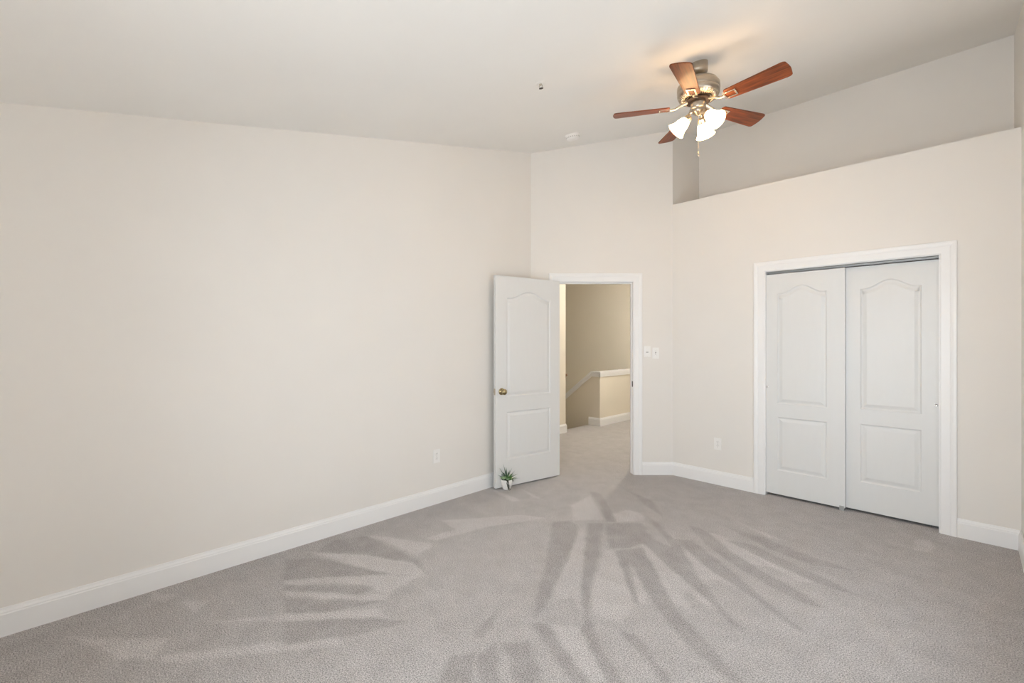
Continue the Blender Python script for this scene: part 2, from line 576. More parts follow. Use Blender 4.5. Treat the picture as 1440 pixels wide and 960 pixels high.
# ------------------------------------------------------------------ hall and stairwell beyond the door
HX, WY, KX, KY, HZ = -4.38, 5.53, -4.295, 6.33, 2.85
bm = BM()
add_box(bm, HX - WT, HX, 2.2, WY - WT, 0, HZ)
add_box(bm, -7.6, HX, WY - WT, WY, -2.4, HZ)
structure('wall_hall', bm, M['hall'], 'tan hall wall end seen just inside the doorway', 'wall')
bm = BM()
add_box(bm, -7.6, XN, Y_END, Y_END + WT, -2.4, HZ)
structure('wall_stairwell', bm, M['hall'], 'tall tan wall behind the stairwell half wall', 'wall')
bm = BM()
add_box(bm, -7.7, -7.6, WY - WT, Y_END + WT, -2.4, HZ)
structure('wall_stairwell_end', bm, M['hall'], 'tan end wall down the stairs', 'wall')
bm = BM()
add_box(bm, XN - WT, XN, YN + WT, Y_END, 0, HZ)
add_prism(bm, [(2.2, 0), (2.4, 0), (2.4, HZ), (2.2, HZ)], lambda u, v: (HX, u, v), lambda u, v: (XL - WT, u, v))
structure('wall_hall_right', bm, M['hall'], 'tan hall wall out of sight past the doorway', 'wall')
bm = BM()
add_box(bm, -7.7, XL - WT, 2.2, Y_END + WT, HZ, HZ + 0.1)
add_prism(bm, [(XL - WT, YD + 0.15), (XN - 0.05, YC + 0.12), (XN, YN + WT), (XN, Y_END + WT), (XL - WT, Y_END + WT)],
          lambda u, v: (u, v, HZ), lambda u, v: (u, v, HZ + 0.1))
structure('ceiling_hall', bm, M['ceil'], 'flat hall ceiling beyond the doorway', 'ceiling')

# half wall: a level run, then a run falling with the stairs
CAPZ = 0.905
SLX, SL = -4.458, 0.776


def topz(x):
    return CAPZ if x >= SLX else CAPZ - (SLX - x) * SL


bm = BM()
add_box(bm, KX - WT, KX, KY, Y_END, -2.4, CAPZ - 0.02)
XE = -7.6
add_prism(bm, [(KX - WT, -2.4), (KX - WT, CAPZ - 0.02), (SLX, CAPZ - 0.02), (XE, topz(XE) - 0.02), (XE, -2.4)],
          lambda u, v: (u, KY, v), lambda u, v: (u, KY + WT, v))
structure('wall_half', bm, M['hall'], 'low tan half wall guarding the stairs beyond the doorway', 'half wall')

bm = BM()
o_, t_ = 0.022, 0.028
add_box(bm, KX - WT - o_, KX + o_, KY - o_, Y_END, CAPZ - t_, CAPZ, 0.006)
add_prism(bm, [(KX - WT - o_, CAPZ - t_), (KX - WT - o_, CAPZ), (SLX, CAPZ), (XE, topz(XE)), (XE, topz(XE) - t_ * 1.3), (SLX, CAPZ - t_)],
          lambda u, v: (u, KY - o_, v), lambda u, v: (u, KY + WT + o_, v))
# apron moulding under the cap
add_box(bm, KX, KX + 0.012, KY - 0.012, Y_END, CAPZ - 0.088, CAPZ - t_)
add_prism(bm, [(KX + 0.012, CAPZ - 0.088), (KX + 0.012, CAPZ - t_), (SLX, CAPZ - t_), (XE, topz(XE) - t_ * 1.3), (XE, topz(XE) - 0.112), (SLX, CAPZ - 0.088)],
          lambda u, v: (u, KY - 0.012, v), lambda u, v: (u, KY, v))
add_box(bm, KX + 0.012, KX + 0.020, KY - 0.02, Y_END, CAPZ - 0.045, CAPZ - t_)
structure('trim_1', bm, M['trim'], 'white cap rail along the top of the half wall', 'trim')

# carpeted stairs going down
bm = BM()
run, rise = 0.254, 0.197
poly = [(X_NOSE, -0.0)]
x, z = X_NOSE, 0.0
for k in range(11):
    z -= rise
    poly.append((x, z))
    x -= run
    poly.append((x, z))
poly += [(x, -2.4), (X_NOSE, -2.4)]
add_prism(bm, poly, lambda u, v: (u, WY, v), lambda u, v: (u, KY, v))
structure('floor_stairs', bm, M['carpet'], 'carpeted stairs going down beside the half wall', 'stairs')

rail = thing('stair_handrail', 'stub of dark wooden handrail just past the hall wall end', 'handrail', (-4.405, WY + 0.055, 0.882))
bm = BM()
add_tube(bm, [(0, 0, 0), (-0.02, 0, 0.0), (-0.06, 0, -0.03), (-2.4, 0, -0.03 - 2.34 * SL)], 0.021, 12)
obj('rail', bm, M['railwood'], rail, True)
for xx in (-0.30, -1.3, -2.2):
    bm = BM()
    zz = -0.03 + (xx + 0.06) * SL
    add_tube(bm, [(xx, 0, zz - 0.018), (xx, -0.01, zz - 0.05), (xx, -0.055, zz - 0.06)], 0.006, 8)
    obj('bracket', bm, M['brass'], rail, True)

# ------------------------------------------------------------------ baseboards
BASE = [(0, 0), (0.015, 0), (0.015, 0.104), (0.0125, 0.109), (0.0125, 0.115), (0.008, 0.124), (0.006, 0.1345), (0, 0.1345)]


def add_base(bm, a, b, ea=0.0, eb=0.0, flip=1):
    """baseboard from a to b (2D points); the wall lies to the left of a->b when flip is 1"""
    a, b = Vector((*a, 0)), Vector((*b, 0))
    d = (b - a).normalized()
    n = Vector((d.y, -d.x, 0)) * flip
    va = [bm.verts.new(a + n * t + d * (-ea * t / 0.015) + Vector((0, 0, z))) for t, z in BASE]
    vb = [bm.verts.new(b + n * t + d * (eb * t / 0.015) + Vector((0, 0, z))) for t, z in BASE]
    k = len(BASE)
    bm.faces.new(va)
    bm.faces.new(vb[::-1])
    for i in range(k):
        j = (i + 1) % k
        bm.faces.new([va[i], vb[i], vb[j], va[j]])


def dpt(s):
    return (XL + S2 * s, YD + S2 * s)


bm = BM()
add_base(bm, (XL, YB), (XL, YD))
structure('baseboard_left', bm, M['trim'], 'white moulded baseboard along the long left wall', 'baseboard')
bm = BM()
add_base(bm, dpt(0.0), dpt(0.188))
add_base(bm, dpt(1.174), dpt(L_DOOR), 0, -0.006)
structure('baseboard_corner', bm, M['trim'], 'short white baseboard on the angled wall beside the door casing', 'baseboard')
bm = BM()
add_base(bm, (XN, YC), (C0 - 0.082, YC), 0.006, 0)
add_base(bm, (C1 + 0.082, YC), (XR, YC))
structure('baseboard_front', bm, M['trim'], 'white baseboard either side of the closet casing', 'baseboard')
bm = BM()
add_base(bm, (XR, YC), (XR, YB))
structure('baseboard_right', bm, M['trim'], 'white baseboard of the narrow right wall strip', 'baseboard')
bm = BM()
add_base(bm, (XR, YB), (XL, YB))
structure('baseboard_back', bm, M['trim'], 'white baseboard under the windows', 'baseboard')
bm = BM()
add_base(bm, (HX, 2.4), (HX, WY), 0, 0.015)
add_base(bm, (HX, WY), (HX - 0.13, WY), 0.015, 0)
add_base(bm, (X_NOSE + 0.005, KY), (KX, KY), 0, 0.015)
add_base(bm, (KX, KY), (KX, Y_END), 0.015, 0)
structure('baseboard_hall', bm, M['trim'], 'cream lit baseboard around the hall and half wall', 'baseboard')

# ------------------------------------------------------------------ casings and jambs
CAS = [(0, 0), (0, 0.008), (0.006, 0.011), (0.052, 0.012), (0.060, 0.016), (0.072, 0.0185), (0.086, 0.0185), (0.0895, 0.015), (0.0895, 0)]


def add_casing(bm, x0, x1, h):
    path = [((x0, 0), (-1, 0)), ((x0, h), (-1, 1)), ((x1, h), (1, 1)), ((x1, 0), (1, 0))]
    rings = []
    for (px, pz), (ox, oz) in path:
        rings.append([bm.verts.new((px + ox * w, -t, pz + oz * w)) for w, t in CAS])
    k = len(CAS)
    for a, b in zip(rings, rings[1:]):
        for i in range(k):
            j = (i + 1) % k
            bm.faces.new([a[i], b[i], b[j], a[j]])
    bm.faces.new(rings[0])
    bm.faces.new(rings[-1][::-1])


def add_jamb(bm, x0, x1, h, thick, w=0.016, stop=True):
    add_box(bm, x0 - w, x0, 0, thick, 0, h + w)
    add_box(bm, x1, x1 + w, 0, thick, 0, h + w)
    add_box(bm, x0, x1, 0, thick, h, h + w)
    if stop:
        add_box(bm, x0, x0 + 0.011, 0.042, 0.075, 0, h)
        add_box(bm, x1 - 0.011, x1, 0.042, 0.075, 0, h)
        add_box(bm, x0 + 0.011, x1 - 0.011, 0.042, 0.075, h - 0.011, h)


# entry: casing + jamb, with the strike plate as its part
bm = BM()
J0, J1, JH = 0.284, 1.078, 2.030
add_casing(bm, J0 - 0.005, J1 + 0.005, JH + 0.005)
add_jamb(bm, J0, J1, JH, WT)
fr = structure('trim_2', bm, M['trim'], 'white door casing and jamb around the open doorway', 'door casing', FR_DOOR[0], FR_DOOR[1])
bm = BM()
add_box(bm, J1 - 0.002, J1 + 0.001, 0.008, 0.036, 0.925, 0.985)
add_box(bm, J1 - 0.004, J1 - 0.001, 0.0, 0.012, 0.935, 0.975)
o = obj('strike_plate', bm, M['dark_metal'], fr)

# closet: casing + jamb, with the head track as its part
bm = BM()
add_casing(bm, C0 + 0.008, C1 - 0.008, CH - 0.010)
add_jamb(bm, C0 + 0.014, C1 - 0.014, CH - 0.014, WT, stop=False)
fr = structure('trim_3', bm, M['trim'], 'white casing around the sliding closet doors', 'door casing', FR_CLOSET[0], 0)
bm = BM()
add_box(bm, C0 + 0.016, C1 - 0.016, 0.022, 0.026, 2.031, 2.041)
add_box(bm, C0 + 0.016, C1 - 0.016, 0.022, 0.100, 2.0365, 2.0405)
add_box(bm, C0 + 0.016, C1 - 0.016, 0.060, 0.063, 2.026, 2.040)
obj('head_track', bm, M['alu'], fr)
bm = BM()


# ------------------------------------------------------------------ moulded two-panel doors
def panel_outline(x0, x1, z0, zs, zp):
    """closed outline, counter-clockwise; zs shoulder height, zp peak height (equal: plain rectangle)"""
    pts = [(x0, z0), (x1, z0), (x1, zs)]
    if zp > zs:
        n = 28
        c, hw = 0.5 * (x0 + x1), 0.5 * (x1 - x0)
        for i in range(1, n):
            u = 1 - 2 * i / n
            t = min(1, abs(u) / 0.86)
            pts.append((c + u * hw, zs + (zp - zs) * (0.5 + 0.5 * math.cos(math.pi * t))))
    pts.append((x0, zs))
    return pts


def inset(pts, d):
    n = len(pts)
    out = []
    for i in range(n):
        p0, p1, p2 = Vector(pts[i - 1]), Vector(pts[i]), Vector(pts[(i + 1) % n])
        e1, e2 = (p1 - p0).normalized(), (p2 - p1).normalized()
        n1, n2 = Vector((-e1.y, e1.x)), Vector((-e2.y, e2.x))
        b = (n1 + n2)
        b = b / max(0.2, b.dot(n1))
        out.append(tuple(p1 + b * d))
    return out


def add_moulded_face(bm, w, h, panels, y, s):
    """flat face in plane y with moulded panels; s = +1 faces +y, -1 faces -y"""
    rect = [bm.verts.new((x, y, z)) for x, z in ((0, 0), (w, 0), (w, h), (0, h))]
    edges = [bm.edges.new((rect[i], rect[(i + 1) % 4])) for i in range(4)]
    loops = []
    for pts in panels:
        vs = [bm.verts.new((x, y, z)) for x, z in pts]
        edges += [bm.edges.new((vs[i], vs[(i + 1) % len(vs)])) for i in range(len(vs))]
        loops.append((pts, vs))
    bmesh.ops.triangle_fill(bm, edges=edges, use_beauty=True, use_dissolve=False)
    for pts, vs in loops:
        prev = vs
        for d, dep in ((0.004, 0.0045), (0.010, 0.0085), (0.016, 0.0085), (0.022, 0.0075), (0.040, 0.0020), (0.046, 0.0015)):
            q = inset(pts, d)
            cur = [bm.verts.new((x, y - s * dep, z)) for x, z in q]
            n = len(cur)
            for i in range(n):
                j = (i + 1) % n
                bm.faces.new([prev[i], prev[j], cur[j], cur[i]])
            prev = cur
        bm.faces.new(prev)
    return rect


def moulded_door(name, w, h, th, panels, parent=None, loc=(0, 0, 0), rotz=0.0, front=1):
    """leaf from x 0..w, z 0..h; front face at y = 0 facing front*y"""
    bm = BM()
    a = add_moulded_face(bm, w, h, panels, 0, front)
    b = add_moulded_face(bm, w, h, panels, -front * th, -front)
    for i in range(4):
        j = (i + 1) % 4
        bm.faces.new([a[i], a[j], b[j], b[i]])
    o = obj(name, bm, M['door'], parent, False, loc, (0, 0, rotz))
    return o


# entry door, standing open towards the left wall
hinge = Vector((-3.003, 3.692, 0.012))
free = Vector((-3.147, 2.915, 0.012))
dv = (free - hinge)
DW = dv.length
dang = math.atan2(dv.y, dv.x)
d1 = thing('door_1', 'white two-panel hinged door standing open at the left wall', 'door', hinge, dang, None, 'structure')
DHT = 2.022
pan = [panel_outline(0.125, DW - 0.125, 0.862, 1.815, 1.885), panel_outline(0.125, DW - 0.125, 0.255, 0.715, 0.715)]
moulded_door('door_leaf', DW, DHT, 0.035, pan, d1)


def knob_lathe():
    return [(0.0, 0), (0.033, 0), (0.033, 0.004), (0.026, 0.009), (0.013, 0.011), (0.011, 0.028), (0.016, 0.033), (0.025, 0.040),
            (0.0285, 0.049), (0.026, 0.058), (0.017, 0.063), (0.001, 0.0645)]


bm = BM()
add_lathe(bm, knob_lathe(), 28, Matrix.Translation((DW - 0.066, 0.0, 0.915)) @ Matrix.Rotation(R(-90), 4, 'X'), caps=False)
k = obj('door_knob', bm, M['brass'], d1, True)
k['label'] = 'round antique brass door knob'
bm = BM()
add_box(bm, DW - 0.0005, DW + 0.0015, -0.030, -0.006, 0.885, 0.945)
add_box(bm, DW, DW + 0.009, -0.024, -0.012, 0.903, 0.927)
obj('latch', bm, M['nickel'], d1)
for z in (0.20, 1.03, 1.80):
    bm = BM()
    add_lathe(bm, [(0.001, 0), (0.0065, 0.001), (0.0065, 0.088), (0.001, 0.089)], 12, Matrix.Translation((-0.005, -0.037, z)))
    add_box(bm, -0.0015, 0.0005, -0.034, -0.002, z, z + 0.089)
    obj('hinge', bm, M['brass'], d1)

# sliding closet doors
lp = [panel_outline(0.112, 0.486, 0.822, 1.815, 1.882), panel_outline(0.112, 0.486, 0.216, 0.700, 0.700)]
CWD, CTH = 0.612, 0.034
SILL = 0.022
d2 = thing('door_2', 'white sliding closet door in front, next to the angled wall', 'closet door', (-1.326, YC + 0.030, SILL), 0, None, 'structure')
lp2 = [[(x, z) for x, z in p] for p in lp]
moulded_door('door_leaf', CWD, 1.995, CTH, lp2, d2, front=-1)
d3 = thing('door_3', 'white sliding closet door set behind, next to the right wall', 'closet door', (-0.738, YC + 0.071, SILL), 0, None, 'structure')
rp = [panel_outline(0.120, 0.494, 0.830, 1.815, 1.880), panel_outline(0.120, 0.494, 0.232, 0.708, 0.708)]
moulded_door('door_leaf', CWD, 1.998, CTH, rp, d3, front=-1)
for d, x, z in ((d2, 0.022, 0.965), (d3, CWD - 0.036, 0.905)):
    bm = BM()
    add_lathe(bm, [(0.0105, 0.0), (0.0105, 0.0022), (0.0085, 0.0024), (0.0075, 0.0006), (0.001, 0.0004)], 20,
              Matrix.Translation((x, 0, z)) @ Matrix.Rotation(R(90), 4, 'X'))
    obj('finger_pull', bm, M['chrome'], d, True)
bm = BM()
add_box(bm, CWD - 0.038, CWD - 0.006, -0.004, 0.0, -0.018, 0.016)
add_box(bm, CWD - 0.038, CWD - 0.006, -0.004, 0.02, -0.022, -0.018)
obj('floor_guide', bm, M['alu'], d2)


# ------------------------------------------------------------------ wall plates
def plate_bm(w=0.071, h=0.116):
    bm = BM()
    add_box(bm, -w / 2, w / 2, -0.0055, 0.0, -h / 2, h / 2, 0.0024)
    return bm


def outlet(label, frame, s, z):
    (ox, oy, oz), rz = frame
    c, sn = math.cos(rz), math.sin(rz)
    t = thing('wall_outlet', label, 'outlet', (ox + c * s, oy + sn * s, z), rz, 'duplex outlets on the walls')
    obj('cover_plate', plate_bm(), M['plate'], t)
    for dz in (-0.0195, 0.0195):
        bm = BM()
        add_lathe(bm, [(0.0165, 0), (0.0165, 0.0025), (0.0155, 0.0032), (0.001, 0.0032)], 24,
                  Matrix.Translation((0, -0.0055, dz)) @ Matrix.Rotation(R(90), 4, 'X'))
        rc = obj('receptacle', bm, M['plate'], t)
        bm = BM()
        for x0, x1 in ((-0.0075, -0.0050), (0.0050, 0.0075)):
            add_box(bm, x0, x1, -0.0092, -0.0086, dz - 0.001, dz + 0.0085)
        add_lathe(bm, [(0.0026, 0), (0.0026, 0.0006), (0.0005, 0.0006)], 12,
                  Matrix.Translation((0, -0.0086, dz - 0.0085)) @ Matrix.Rotation(R(90), 4, 'X'))
        obj('slots', bm, M['slot'], rc)
    bm = BM()
    add_lathe(bm, [(0.003, 0), (0.003, 0.0008), (0.0005, 0.0012)], 10, Matrix.Translation((0, -0.0055, 0)) @ Matrix.Rotation(R(90), 4, 'X'))
    obj('screw', bm, M['chrome'], t)
    return t


outlet('white outlet low on the long left wall', FR_LEFT, 2.308, 0.411)
outlet('white outlet low on the closet wall beside the casing', FR_CLOSET, -1.728, 0.399)


def switch(label, s, z, rocker):
    (ox, oy, oz), rz = FR_DOOR
    t = thing('light_switch', label, 'light switch', (ox + S2 * s, oy + S2 * s, z), rz, 'light switches beside the doorway')
    obj('cover_plate', plate_bm(), M['plate'], t)
    bm = BM()
    if rocker:
        add_box(bm, -0.0165, 0.0165, -0.0072, -0.005, -0.033, 0.033, 0.001)
        b = obj('rocker', bm, M['plate'], t)
        bm = BM()
        add_box(bm, -0.012, 0.012, -0.0082, -0.0071, -0.012, -0.004)
        obj('slider', bm, M['slot'], b)
    else:
        add_box(bm, -0.006, 0.006, -0.0062, -0.0050, -0.013, 0.013)
        b = obj('toggle_slot', bm, M['slot'], t)
        bm = BM()
        add_prism(bm, [(-0.0055, 0.004), (-0.0055, -0.004), (-0.018, -0.010), (-0.018, -0.004)],
                  lambda u, v: (-0.0042, u, v), lambda u, v: (0.0042, u, v))
        obj('toggle', bm, M['plate'], t)
    for dz in (-0.03, 0.03) if not rocker else (-0.048, 0.048):
        bm = BM()
        add_lathe(bm, [(0.003, 0), (0.003, 0.0008), (0.0005, 0.0012)], 10, Matrix.Translation((0, -0.0055, dz)) @ Matrix.Rotation(R(90), 4, 'X'))
        obj('screw', bm, M['chrome'], t)


switch('white rocker switch plate right beside the door casing', 1.2259, 1.300, True)
switch('white toggle switch plate mounted slightly lower, farther from the casing', 1.3157, 1.282, False)

# ------------------------------------------------------------------ smoke detector and sprinkler on the sloped ceiling
SLOPE = math.atan(0.228)
det = thing('smoke_detector', 'round white smoke detector on the ceiling near the angled wall', 'smoke detector', (-2.666, 3.471, ceil_z(3.471)))
det.rotation_euler = (SLOPE, 0, 0)
bm = BM()
add_lathe(bm, [(0.001, 0), (0.070, 0), (0.070, -0.009), (0.066, -0.012)], 40)
obj('mounting_base', bm, M['plate'], det, 40)
bm = BM()
add_lathe(bm, [(0.062, -0.010), (0.064, -0.014), (0.062, -0.034), (0.052, -0.042), (0.030, -0.045), (0.001, -0.045)], 40)
obj('detector_body', bm, M['plate'], det, 40)
bm = BM()
for i in range(20):
    t = 2 * math.pi * i / 20
    mx = Matrix.Rotation(t, 4, 'Z')
    b2 = BM()
    add_box(b2, 0.0625, 0.0645, -0.005, 0.005, -0.029, -0.019)
    b2.transform(mx)
    tmp = bpy.data.meshes.new('tmp')
    b2.to_mesh(tmp)
    bm.from_mesh(tmp)
    b2.free()
    bpy.data.meshes.remove(tmp)
M['vent'] = mat('light_grey_vent', (0.55, 0.54, 0.52), 0.6, noise=0.02)
obj('vents', bm, M['vent'], det)

sp = thing('fire_sprinkler', 'small pendent fire sprinkler head in the ceiling left of the fan', 'fire sprinkler', (-1.973, 2.227, ceil_z(2.227)))
sp.rotation_euler = (SLOPE, 0, 0)
sp.scale = (1.0, 1.0, 0.6)
bm = BM()
add_lathe(bm, [(0.001, 0), (0.034, 0), (0.033, -0.003), (0.020, -0.007), (0.012, -0.009)], 32)
obj('escutcheon', bm, M['ceil'], sp, 40)
bm = BM()
add_lathe(bm, [(0.009, 0), (0.009, -0.022), (0.007, -0.024), (0.001, -0.024)], 16)
for s in (-1, 1):
    add_tube(bm, [(s * 0.007, 0, -0.02), (s * 0.013, 0, -0.032), (s * 0.010, 0, -0.044), (s * 0.003, 0, -0.051)], 0.0022, 8)
obj('frame_arms', bm, M['nickel'], sp, True)
bm = BM()
add_lathe(bm, [(0.001, -0.050), (0.004, -0.050), (0.015, -0.054), (0.015, -0.0552), (0.001, -0.0552)], 20)
obj('deflector', bm, M['dark_metal'], sp)

# ------------------------------------------------------------------ ceiling fan with light kit
FD = 3.07
fx = (math.cos(A0) * (982 - 720) / F - math.sin(A0)) * FD
fy = (math.sin(A0) * (982 - 720) / F + math.cos(A0)) * FD
fan = thing('ceiling_fan', 'ceiling fan with five mahogany blades and three lit glass shades', 'ceiling fan', (fx, fy, ceil_z(fy)))
FZ = ceil_z(fy)


def fz(z):
    return z - FZ


# canopy: meets the sloped ceiling
bm = BM()
seg = 36
prof = [(0.061, None), (0.061, 3.232), (0.058, 3.223), (0.043, 3.210), (0.023, 3.201), (0.016, 3.199)]
rings = []
for r, z in prof:
    rings.append([bm.verts.new((r * math.cos(2 * math.pi * i / seg), r * math.sin(2 * math.pi * i / seg),
                                fz(z) if z else 0.228 * r * math.sin(2 * math.pi * i / seg))) for i in range(seg)])
for a, b in zip(rings, rings[1:]):
    for i in range(seg):
        bm.faces.new([a[i], a[(i + 1) % seg], b[(i + 1) % seg], b[i]])
bm.faces.new(rings[0])
bm.faces.new(rings[-1])
obj('canopy', bm, M['nickel'], fan, 40)
bm = BM()
add_lathe(bm, [(0.0125, fz(3.225)), (0.0125, fz(3.165))], 20)
add_lathe(bm, [(0.022, fz(3.185)), (0.024, fz(3.178)), (0.024, fz(3.165))], 20)
obj('downrod', bm, M['nickel'], fan, 40)
bm = BM()
add_lathe(bm, [(0.012, fz(3.176)), (0.060, fz(3.174)), (0.100, fz(3.166)), (0.122, fz(3.152)), (0.130, fz(3.136)), (0.1315, fz(3.132)),
               (0.136, fz(3.130)), (0.137, fz(3.118)), (0.137, fz(3.098)), (0.1345, fz(3.094)), (0.136, fz(3.090)), (0.135, fz(3.076)),
               (0.128, fz(3.062)), (0.108, fz(3.050)), (0.080, fz(3.043)), (0.050, fz(3.040))], 56)
mh = obj('motor_housing', bm, M['nickel'], fan, 35)
bm = BM()
for i in range(40):
    t = 2 * math.pi * i / 40
    c_, s_ = math.cos(t), math.sin(t)
    add_tube(bm, [(0.084 * c_, 0.084 * s_, fz(3.0425)), (0.106 * c_, 0.106 * s_, fz(3.0478)), (0.125 * c_, 0.125 * s_, fz(3.0585))], 0.0028, 6)
o = obj('vent_ribs', bm, M['bright_nickel'], mh, True)
bm = BM()
add_lathe(bm, [(0.050, fz(3.044)), (0.078, fz(3.042)), (0.079, fz(3.030)), (0.072, fz(3.026)), (0.045, fz(3.026))], 40)
fw = obj('flywheel', bm, M['dark_metal'], fan, 40)
fw['label'] = 'dark ring under the motor'
bm = BM()
add_lathe(bm, [(0.030, fz(3.030)), (0.048, fz(3.028)), (0.050, fz(3.020)), (0.050, fz(2.985)), (0.046, fz(2.978)), (0.040, fz(2.974)), (0.040, fz(2.960)),
               (0.034, fz(2.950)), (0.018, fz(2.944)), (0.010, fz(2.935)), (0.002, fz(2.932))], 40)
obj('switch_housing', bm, M['nickel'], fan, 40)

BLADE_R, BLADE_Z, PITCH = 0.565, 3.000, R(-13)


def blade_outline():
    r0, r1 = 0.185, BLADE_R
    w0, w1 = 0.047, 0.066
    pts = []

    def arc(cx, cy, rad, a0, a1, n=6):
        for i in range(n + 1):
            t = a0 + (a1 - a0) * i / n
            pts.append((cx + rad * math.cos(t), cy + rad * math.sin(t)))
    arc(r0 + 0.014, -w0 + 0.014, 0.014, R(180), R(265))
    arc(r1 - 0.030, -w1 + 0.026, 0.026, R(-95), R(-35))
    for y in (-0.02, 0.0, 0.02):
        pts.append((r1 - 0.03 * (y / w1) ** 2, y))
    arc(r1 - 0.030, w1 - 0.026, 0.026, R(35), R(95))
    arc(r0 + 0.014, w0 - 0.014, 0.014, R(95), R(180))
    return pts


for k in range(5):
    t = R(66.7) + k * R(72)
    bm = BM()
    add_prism(bm, blade_outline(), lambda u, v: (u, v, -0.0035), lambda u, v: (u, v, 0.0035))
    bmesh.ops.bevel(bm, geom=[e for e in bm.edges if abs(e.verts[0].co.z - e.verts[1].co.z) < 1e-5], offset=0.0012, segments=1, affect='EDGES')
    b = obj('blade', bm, M['wood'], fan, False, (0, 0, fz(BLADE_Z)))
    b.rotation_euler = Matrix.Rotation(t, 3, 'Z').to_euler() if False else (Matrix.Rotation(t, 3, 'Z') @ Matrix.Rotation(PITCH, 3, 'X')).to_euler()
    # iron: open rectangular frame under the blade root, arm to the motor
    bm = BM()
    zb = -0.0060
    for x0, x1, y0, y1 in ((0.175, 0.255, 0.020, 0.029), (0.175, 0.255, -0.029, -0.020), (0.246, 0.255, -0.020, 0.020), (0.175, 0.186, -0.020, 0.020)):
        add_box(bm, x0, x1, y0, y1, zb - 0.003, zb + 0.0025)
    add_tube(bm, [(0.180, 0, zb), (0.150, 0, zb + 0.002), (0.110, 0, 0.016), (0.072, 0, 0.030)], [0.008, 0.008, 0.009, 0.010], 10)
    for sx, sy in ((0.2, 0.0245), (0.2, -0.0245), (0.2505, 0.0)):
        add_lathe(bm, [(0.004, 0), (0.004, -0.002), (0.001, -0.003)], 10, Matrix.Translation((sx, sy, zb - 0.003)))
    obj('blade_iron', bm, M['bright_nickel'], b, 40)

# three lamps
for th in (-60, 48, 163):
    t = R(th) + A0
    rot = Matrix.Rotation(t, 4, 'Z')
    neck = Vector((0.068, 0, fz(2.922)))
    ax = Vector((0.70, 0, -0.71)).normalized()
    base = rot @ Matrix.Translation(neck) @ ax.to_track_quat('Z', 'Y').to_matrix().to_4x4()
    bm = BM()
    add_tube(bm, [rot @ Vector(p) for p in ((0.030, 0, fz(2.966)), (0.052, 0, fz(2.962)), (0.062, 0, fz(2.948)), (0.066, 0, fz(2.930)))], 0.008, 12)
    add_lathe(bm, [(0.001, -0.022), (0.020, -0.020), (0.026, -0.008), (0.027, 0.012), (0.024, 0.014)], 24, base)
    arm = obj('lamp_arm', bm, M['nickel'], fan, 40)
    bm = BM()
    outer = [(0.025, 0.004), (0.027, 0.012), (0.035, 0.026), (0.041, 0.046), (0.044, 0.066), (0.049, 0.084), (0.058, 0.100), (0.063, 0.106)]
    inner = [(r - 0.003, z - 0.0005) for r, z in outer[::-1]]
    add_lathe(bm, outer + inner, 36, base, caps=False)
    sh = obj('lamp_shade', bm, M['shade'], fan, True)
    sh['label'] = 'lit bell shaped frosted glass shade'
    bm = BM()
    add_lathe(bm, [(0.001, 0.010), (0.012, 0.012), (0.013, 0.030), (0.022, 0.050), (0.025, 0.062), (0.020, 0.076), (0.008, 0.083), (0.001, 0.084)], 20, base)
    obj('bulb', bm, M['bulb'], sh, True)

bm = BM()
zc = 2.936
while zc > 2.690:
    add_lathe(bm, [(0.0005, zc - FZ + 0.0018), (0.0020, zc - FZ), (0.0005, zc - FZ - 0.0018)], 8, Matrix.Translation((0.0, 0.0, 0)))
    zc -= 0.0042
add_tube(bm, [(0, 0, fz(2.94)), (0, 0, fz(2.69))], 0.0009, 6)
pc = obj('pull_chain', bm, M['bright_nickel'], fan, True)
bm = BM()
add_lathe(bm, [(0.001, fz(2.692)), (0.003, fz(2.688)), (0.0065, fz(2.672)), (0.0065, fz(2.664)), (0.003, fz(2.657)), (0.001, fz(2.655))], 16)
o = obj('pull_fob', bm, M['bright_nickel'], pc, True)

# ------------------------------------------------------------------ potted succulents at the door
px_, py_ = floor_px(712.5, 687.5)
pl = thing('potted_succulent', 'small white pot of green succulents on the carpet by the open door', 'potted plant', (px_, py_, 0.0), A0)
bm = BM()
# faceted pot: rim, tapering body, foot
prof = [(0.030, 0.0), (0.036, 0.004), (0.053, 0.045), (0.059, 0.080), (0.058, 0.097), (0.054, 0.097), (0.051, 0.082), (0.001, 0.080)]
rings = []
for i, (r, z) in enumerate(prof):
    ring = []
    for k in range(12):
        t = 2 * math.pi * k / 12 + (math.pi / 12 if i in (2,) else 0)
        ring.append(bm.verts.new((r * math.cos(t), r * math.sin(t), z)))
    rings.append(ring)
for a, b in zip(rings, rings[1:]):
    for i in range(12):
        bm.faces.new([a[i], a[(i + 1) % 12], b[(i + 1) % 12], b[i]])
bm.faces.new(rings[0][::-1])
bm.faces.new(rings[-1])
obj('pot', bm, M['pot'], pl)
bm = BM()
add_lathe(bm, [(0.001, 0.090), (0.030, 0.091), (0.0495, 0.087), (0.0495, 0.082)], 20)
obj('soil', bm, M['soil'], pl, True)
rnd = random.Random(4)


